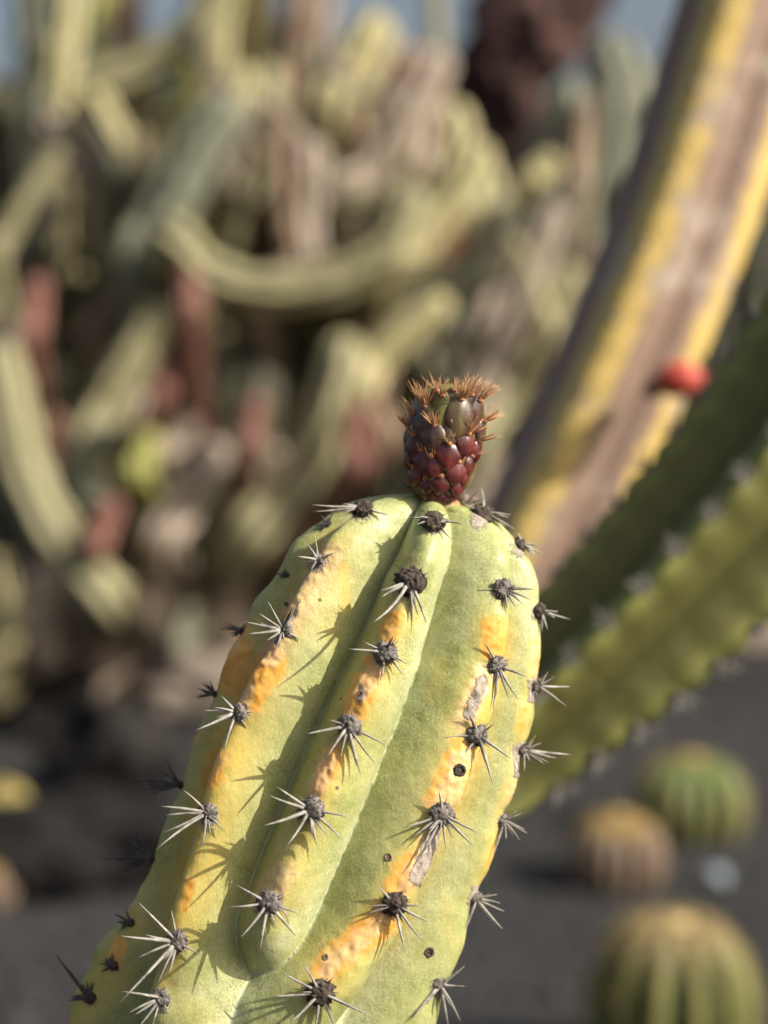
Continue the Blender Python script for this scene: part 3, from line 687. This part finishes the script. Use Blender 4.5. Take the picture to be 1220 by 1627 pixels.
barrel(-12, 1425, 76, 1.0, 12, M_b2, M_bsp, 'small pinkish barrel cactus at the left edge nearest the camera', 5)

# ------------------------------------------------------------------ rocks
M_lava = simple('lava_rock', (.011, .010, .009), (.034, .030, .027), 9, .95, 22, .02, .15)
M_lavabrown = simple('lava_rock_brown', (.035, .020, .017), (.120, .070, .060), 7, .95, 18, .03, .15)
M_redrock = simple('red_lava', (.16, .045, .032), (.34, .120, .085), 9, .95, 24, .02, .15)
M_tanrock = simple('tan_rock', (.13, .105, .085), (.30, .25, .20), 9, .95, 24, .02, .15)
M_pale = simple('pale_stone', (.22, .27, .30), (.36, .41, .44), 30, .8, 80, .003)
def rock(name, loc, r, mat, label, seed, scale=(1, 1, .8), sub=4, group=None, cat='rock', parent=None):
    v, f = [], []; lump(v, f, Vector((loc[0], loc[1], loc[2])), r, .38, 1.3, seed, sub, scale)
    v = [q_+(q_-Vector(loc)).normalized()*r*.10*noise.noise(q_*(5/r*.3)) for q_ in v]
    o = mesh(name, v, f, mat, None, False); return tag(o, label, cat, group)
def rock_at(px, py, wpx, mat, label, seed, scale=(1, 1, .8), group=None):
    g = ground_at(px, py); d = (g-EYE).dot(FWD); r = wpx/2*d/F
    return rock('boulder', (g.x, g.y, r*scale[2]*.6), r, mat, label, seed, scale, group=group)
BG_ = 'boulders at the foot of the candelabra cacti'
rock_at(185, 1250, 230, M_lava, 'dark lava boulder in shade left of the sharp cactus', 11, (1, .8, .75), BG_)
rock_at(40, 1150, 200, M_lava, 'black lava boulder at the left edge under the cacti', 12, (1, .8, .8), BG_)
rock_at(330, 1130, 210, M_tanrock, 'tan boulder low down behind the shaded flank of the sharp cactus', 13, (1.2, .8, .55), BG_)
rock_at(130, 1118, 150, M_tanrock, 'brownish boulder behind the black ones on the left', 14, (1.2, .8, .6), BG_)
rock_at(470, 985, 330, M_tanrock, 'largest tan boulder left of the shoulder of the sharp cactus', 15, (1.2, .7, .62), BG_)
rock_at(1140, 1400, 32, M_pale, 'single small pale blue grey stone on the dark gravel', 16, (1, 1, .8))
rock_at(60, 1330, 120, M_lava, 'low black lava stone beside the yellow green barrel cactus', 17, (1.1, .9, .5), BG_)

M_shadow_rock = simple('shadow_black_rock', (.008, .007, .007), (.022, .020, .019), 9, .95, 22, .02, .15)
rock_at(130, 1388, 400, M_shadow_rock, 'near-black boulder standing in for the shadow at the lower left above the open gravel', 21, (1, .6, .42), BG_)  # near-black boulder added in place of the cacti's shadow on the gravel
# lava pinnacle against the sky
v, f = [], []; NP = 60; ring = []
prof = [(840, 1020, 110), (835, 420, 95), (822, 300, 62), (812, 235, 52), (815, 170, 62), (828, 110, 82), (848, 50, 100), (856, -20, 106), (858, -120, 104), (860, -200, 80), (862, -240, 24)]
PD = 7.6; cpp = catmull([(*tuple(at(x, y, PD)), r_*PD/F) for x, y, r_ in prof], 70)
for c in cpp:
    for k in range(NP):
        a = k/NP*6.283; d_ = Vector((math.cos(a), math.sin(a)*.8, 0)); p = Vector(c[:3]); q_ = p+d_*max(c[3], .02)
        nn = noise.fractal(q_*2.2, .7, 2.1, 5); v.append(q_+d_*nn*.16+Vector((0, 0, .10*noise.noise(q_*3))))
for i in range(len(cpp)-1):
    for k in range(NP): k2 = (k+1) % NP; f.append((i*NP+k, i*NP+k2, (i+1)*NP+k2, (i+1)*NP+k))
tag(mesh('rock_pinnacle', v, f, M_lavabrown, None, False), 'dark reddish brown lava rock pinnacle rising behind the cacti against the sky', 'rock')

# terrace wall of lava stones
WALL_Y = 9.4; wall = empty('stone_wall', (0, WALL_Y, 0), 'rough dark lava stone terrace wall far behind the candelabra cacti', 'stone wall')
v, f = [], []
bm = bmesh.new(); bmesh.ops.create_cube(bm, size=1); bm.verts.ensure_lookup_table()
core = [Vector((q_.co.x*9, q_.co.y*.5+WALL_Y+.32, (q_.co.z+.5)*2.0)) for q_ in bm.verts]; cf = [tuple(x.index for x in fc.verts) for fc in bm.faces]; bm.free()
mesh('wall_core', core, cf, M_lava, wall, False)
protos = []
for k in range(8):
    v, f = [], []; lump(v, f, (0, 0, 0), 1, .28, 1.1, k*7, 2)
    v = [Vector((max(-.85, min(.85, q_.x)), max(-.8, min(.8, q_.y)), max(-.85, min(.85, q_.z)))) for q_ in v]
    for mt_ in (M_lava, M_lavabrown, M_redrock):
        me_ = bpy.data.meshes.new('stone'); me_.from_pydata([tuple(q_) for q_ in v], [], f); me_.materials.append(mt_); protos.append((mt_, me_))
z = 0.0; row = 0
while z < 1.95:
    h_ = random.uniform(.19, .25); x = -3.9
    while x < 3.9:
        w_ = random.uniform(.22, .38); cr_ = random.random()
        mt_ = M_lava if cr_ < .45 else (M_lavabrown if cr_ < .80 else M_redrock)
        me_ = random.choice([m_ for q_, m_ in protos if q_ is mt_])
        o = bpy.data.objects.new('stone', me_); COL.objects.link(o); o.parent = wall
        o.location = (x+w_/2, random.uniform(-.03, .03), z+h_/2); o.scale = (w_*.60, .16, h_*.60); o.rotation_euler = (0, random.uniform(-.12, .12), 0)
        x += w_
    z += h_

# ------------------------------------------------------------------ candelabra cacti
M_c = {  # crests paled and valleys browned to paint in sunlit rib edges
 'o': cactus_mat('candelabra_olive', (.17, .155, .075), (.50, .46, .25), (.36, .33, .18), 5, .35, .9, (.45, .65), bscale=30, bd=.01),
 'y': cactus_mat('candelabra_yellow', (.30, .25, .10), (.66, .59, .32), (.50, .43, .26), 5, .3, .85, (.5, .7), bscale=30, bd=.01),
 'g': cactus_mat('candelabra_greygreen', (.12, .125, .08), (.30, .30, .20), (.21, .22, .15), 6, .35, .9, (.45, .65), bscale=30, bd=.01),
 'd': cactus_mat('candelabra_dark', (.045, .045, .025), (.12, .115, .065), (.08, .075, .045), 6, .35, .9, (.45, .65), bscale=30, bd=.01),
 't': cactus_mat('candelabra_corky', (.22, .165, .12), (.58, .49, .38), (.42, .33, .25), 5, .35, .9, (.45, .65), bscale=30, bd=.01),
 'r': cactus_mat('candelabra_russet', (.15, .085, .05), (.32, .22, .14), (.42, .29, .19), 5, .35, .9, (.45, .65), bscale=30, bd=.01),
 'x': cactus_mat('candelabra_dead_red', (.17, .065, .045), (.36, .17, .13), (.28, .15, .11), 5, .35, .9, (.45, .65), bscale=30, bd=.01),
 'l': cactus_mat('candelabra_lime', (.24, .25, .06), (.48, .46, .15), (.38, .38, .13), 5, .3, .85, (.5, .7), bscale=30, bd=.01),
}
rb = random.Random(5)
def clump(name, bx, by, label, branches, group='candelabra cacti behind the sharp one', cat='cactus'):
    """branches: (material, depth, radius px, [(px,py)...] from the joint to the tip)"""
    g = ground_at(bx, by); gd_ = (g-EYE).dot(FWD); root = empty(name, (g.x, g.y, 0), label, cat, group)
    hub = g+Vector((0, 0, .32)); v, f = [], []
    tr = ribbed([g-Vector((0, 0, .1)), g+Vector((0, 0, .15)), hub+Vector((0, 0, .12))], [.17, .14, .13], 7, .15, 14, 6)
    mesh('trunk', tr[0], tr[1], M_c['t'], root)
    branches = list(branches)+[b_ for b_ in EXTRA.get((bx, by), [])]
    for mt_, d_, r_, pts in branches:
        wp = [at(x, y, d_) for x, y in pts]; rr = r_*.84*d_/F
        j0 = wp[0]; mid = (hub+j0)/2+Vector((0, .22, -.10*(j0-hub).length))
        add_ribbed('branch', M_c[mt_], root, [hub, mid]+wp, [rr*.75, rr*.8]+[rr]*(len(wp)-1)+[rr*.92], 6, .38, 12+7*len(wp), 6, scal=.05, scn=9, twist=rb.uniform(-.5, .5))
    return root
EXTRA = {}
hubs = [(60, 1110), (230, 1100), (520, 1040), (330, 1090), (120, 1130), (780, 1010)]
for q_ in range(135):
    tx, ty = rb.uniform(-20, 860), rb.uniform(40, 900)
    if (tx > 560 and ty > 700) or (tx > 640 and ty < 330): continue
    hb = min(hubs, key=lambda h_: abs(h_[0]-tx)+rb.uniform(0, 120)); L = rb.uniform(90, 240); ln = rb.uniform(-.9, .9); bend = rb.uniform(-.3, .3)
    pts = [(tx-ln*L*t+bend*L*math.sin(t*3.14), ty+L*t) for t in (1, .66, .33, 0)]
    EXTRA.setdefault(hb, []).append((rb.choice('ttyooddrg' if ty < 600 else 'ttoddrdg'), rb.uniform(4.55, 5.4), rb.uniform(9, 20), pts))
EXTRA[(60, 1110)] += [('x', 4.1, 26, [(50, 560), (52, 510), (58, 460)])]
EXTRA[(330, 1090)] += [('x', 4.05, 26, [(392, 730), (398, 690), (405, 650)]), ('x', 4.1, 26, [(300, 520), (305, 480), (300, 450)]), ('x', 4.1, 26, [(560, 760), (560, 710), (565, 660)])]
EXTRA[(120, 1130)] += [('x', 3.95, 26, [(150, 880), (160, 845), (175, 810)]), ('x', 4.2, 24, [(250, 650), (255, 610), (262, 580)])]
G1 = 'candelabra cacti behind the sharp one'
clump('candelabra_cactus', 60, 1110, 'candelabra cactus at the far left with one long arm curving up across the top left', [
 ('o', 5.0, 40, [(-60, 230), (40, 160), (150, 140), (235, 105), (300, 60), (345, -10), (360, -120)]),
 ('g', 5.0, 58, [(60, 190), (75, 110), (70, 20), (60, -90)]), ('y', 4.95, 28, [(95, 130), (105, 70), (110, 10), (112, -60)]),
 ('t', 4.8, 37, [(230, 370), (190, 320), (135, 265), (85, 205)]), ('y', 4.75, 31, [(240, 320), (215, 270), (180, 215), (155, 165)]),
 ('d', 5.1, 50, [(10, 500), (5, 400), (15, 290), (10, 200)]), ('d', 5.2, 60, [(100, 700), (95, 540), (110, 400), (120, 290)]),
 ('o', 5.2, 30, [(180, 430), (140, 370), (110, 330), (85, 300)]), ('r', 5.3, 34, [(190, 160), (200, 80), (200, 0), (195, -80)]),
 ('l', 5.15, 22, [(150, 80), (155, 30), (160, -30)]), ])
clump('candelabra_cactus', 230, 1100, 'candelabra cactus with a stout grey green arm left of centre', [
 ('g', 4.6, 58, [(225, 440), (245, 380), (285, 300), (320, 235), (352, 190)]), ('y', 4.7, 32, [(340, 230), (375, 180), (385, 130)]),
 ('o', 4.9, 37, [(370, 360), (395, 290), (420, 210), (428, 130)]), ('l', 5.0, 30, [(290, 230), (290, 170), (300, 120)]), ('t', 5.2, 30, [(300, 300), (330, 220), (350, 130)]),
 ('y', 5.1, 26, [(225, 240), (240, 180), (235, 150)]), ('d', 5.0, 66, [(190, 690), (170, 600), (190, 500), (230, 430)]),
 ('d', 5.2, 50, [(330, 620), (320, 520), (340, 430)]), ('o', 4.5, 38, [(140, 720), (165, 650), (205, 580), (245, 510)]), ('t', 4.55, 26, [(215, 680), (235, 630), (262, 580)]),
 ('y', 5.2, 44, [(335, 60), (340, 0), (340, -90)]), ('g', 5.3, 40, [(390, 130), (400, 40), (410, -60)]), ('y', 5.25, 30, [(415, 90), (415, 30), (420, -60)]),
 ('r', 5.2, 40, [(375, 420), (372, 340), (385, 260)])])
clump('candelabra_cactus', 520, 1040, 'candelabra cactus with a low sweeping U shaped arm above the bud', [
 ('o', 4.45, 42, [(275, 395), (330, 435), (410, 460), (500, 455), (570, 430), (620, 395), (650, 330)]), ('y', 4.5, 40, [(610, 440), (650, 400), (690, 350), (730, 300), (755, 255)]),
 ('d', 4.6, 48, [(500, 480), (600, 485), (690, 465), (760, 425), (800, 360)]), ('t', 4.7, 38, [(485, 430), (485, 370), (490, 310), (492, 250)]),
 ('y', 4.9, 50, [(525, 210), (545, 150), (570, 95), (590, 60)]), ('t', 5.0, 22, [(465, 290), (480, 190), (505, 80), (530, -60)]), ('r', 5.2, 32, [(410, 330), (440, 200), (470, 60), (480, -60)]),
 ('t', 4.8, 40, [(540, 340), (580, 290), (620, 230), (655, 170), (690, 110)]), ('y', 4.9, 36, [(700, 330), (715, 270), (725, 215), (722, 190)]), ('t', 4.9, 36, [(650, 300), (670, 240), (690, 190)]),
 ('r', 5.2, 42, [(560, 260), (600, 190), (640, 130), (650, 105)]), ('o', 5.1, 30, [(520, 330), (545, 290), (600, 250)]), ('o', 4.7, 36, [(640, 350), (610, 330), (560, 330)]),
 ('d', 5.3, 60, [(600, 420), (600, 320), (590, 240)]), ('t', 4.9, 36, [(470, 640), (480, 570), (490, 500)]), ('o', 5.4, 17, [(690, 180), (695, 100), (690, 20), (685, -60)])])
clump('candelabra_cactus', 330, 1090, 'low candelabra cactus with a pale curved arm reaching up to the left of the bud', [
 ('o', 4.2, 50, [(385, 870), (440, 800), (495, 720), (530, 640), (545, 570)]), ('y', 4.25, 34, [(560, 640), (590, 580), (640, 530), (690, 490)]),
 ('t', 4.15, 42, [(255, 870), (285, 810), (315, 760), (335, 730)]), ('l', 4.2, 28, [(222, 770), (225, 735), (232, 705)]), ('g', 4.4, 34, [(150, 800), (125, 760), (130, 730), (165, 700)]),
 ('t', 4.4, 22, [(250, 740), (285, 700), (310, 650)]), ('d', 4.6, 60, [(330, 900), (350, 850), (380, 740), (400, 620)]), ('r', 4.6, 36, [(600, 720), (590, 650), (600, 590)]), ('o', 4.7, 32, [(330, 620), (345, 580), (350, 545)]),
 ('t', 4.3, 36, [(240, 985), (242, 950), (245, 930)]), ('g', 4.2, 18, [(282, 1030), (288, 1000), (300, 975)]), ('d', 4.8, 60, [(560, 800), (640, 740), (690, 620), (700, 520)]), ('t', 4.8, 30, [(700, 620), (690, 560), (700, 520)])])
clump('candelabra_cactus', 120, 1130, 'candelabra cactus at the left with a long pale arm bent like a J', [
 ('o', 4.0, 46, [(175, 955), (120, 895), (70, 820), (35, 740), (15, 650), (0, 580)]), ('y', 4.1, 28, [(10, 720), (5, 670), (10, 620)]),
 ('t', 4.3, 38, [(70, 1040), (60, 990), (62, 930)]), ('y', 4.2, 32, [(-20, 1110), (0, 1050), (10, 1000)]), ('r', 4.5, 48, [(90, 800), (85, 740), (80, 690)]), ('d', 4.6, 55, [(60, 900), (30, 860), (20, 800)]),
 ('t', 4.4, 30, [(20, 620), (10, 580), (25, 540)]), ('y', 4.3, 26, [(60, 1000), (20, 960), (0, 900)])])
clump('candelabra_cactus', 780, 1010, 'candelabra cactus with grey arms rising between the bud and the yellow ribbed stem', [
 ('t', 4.6, 34, [(700, 720), (750, 640), (800, 540), (840, 440), (875, 350)]), ('o', 4.7, 38, [(740, 740), (790, 640), (850, 540), (900, 450)]), ('o', 5.0, 40, [(690, 560), (720, 500), (760, 470), (820, 440)]),
 ('d', 5.1, 52, [(840, 520), (860, 440), (870, 370), (880, 330)]), ('t', 4.9, 36, [(760, 560), (780, 480), (770, 420)]), ('y', 5.2, 28, [(840, 320), (850, 290), (870, 265)]), ('t', 4.8, 50, [(660, 740), (740, 800), (800, 760)]),
 ('d', 5.2, 60, [(660, 640), (720, 600), (800, 620)]), ('o', 5.1, 46, [(760, 380), (775, 330), (760, 280)])])
clump('column_clump', 980, 1010, 'blue green cactus clump of upright columns left of the yellow ribbed stem', [
 ('g', 5.6, 62, [(900, 640), (890, 460), (900, 300), (905, 180)]), ('g', 5.7, 68, [(980, 640), (985, 400), (985, 200), (975, 110)]), ('g', 5.9, 60, [(1050, 640), (1050, 420), (1045, 260), (1040, 150)]), ('d', 5.8, 44, [(940, 640), (945, 480), (950, 340)]),
 ('r', 5.3, 24, [(915, 330), (918, 270), (925, 200), (930, 175)]), ('g', 5.8, 46, [(850, 560), (850, 400), (855, 280), (860, 240)]), ('d', 5.6, 60, [(930, 760), (950, 640), (960, 560)])], 'upright cactus clumps at the right')
clump('column_clump', 1190, 1010, 'dark green cactus clump of upright columns at the right edge', [
 ('d', 5.0, 60, [(1120, 900), (1130, 700), (1140, 500), (1150, 380)]), ('d', 5.0, 66, [(1210, 900), (1200, 700), (1210, 450), (1220, 250)]), ('g', 5.1, 60, [(1290, 900), (1280, 600), (1290, 300)]), ('d', 5.4, 60, [(1060, 900), (1050, 760), (1060, 600)])], 'upright cactus clumps at the right')
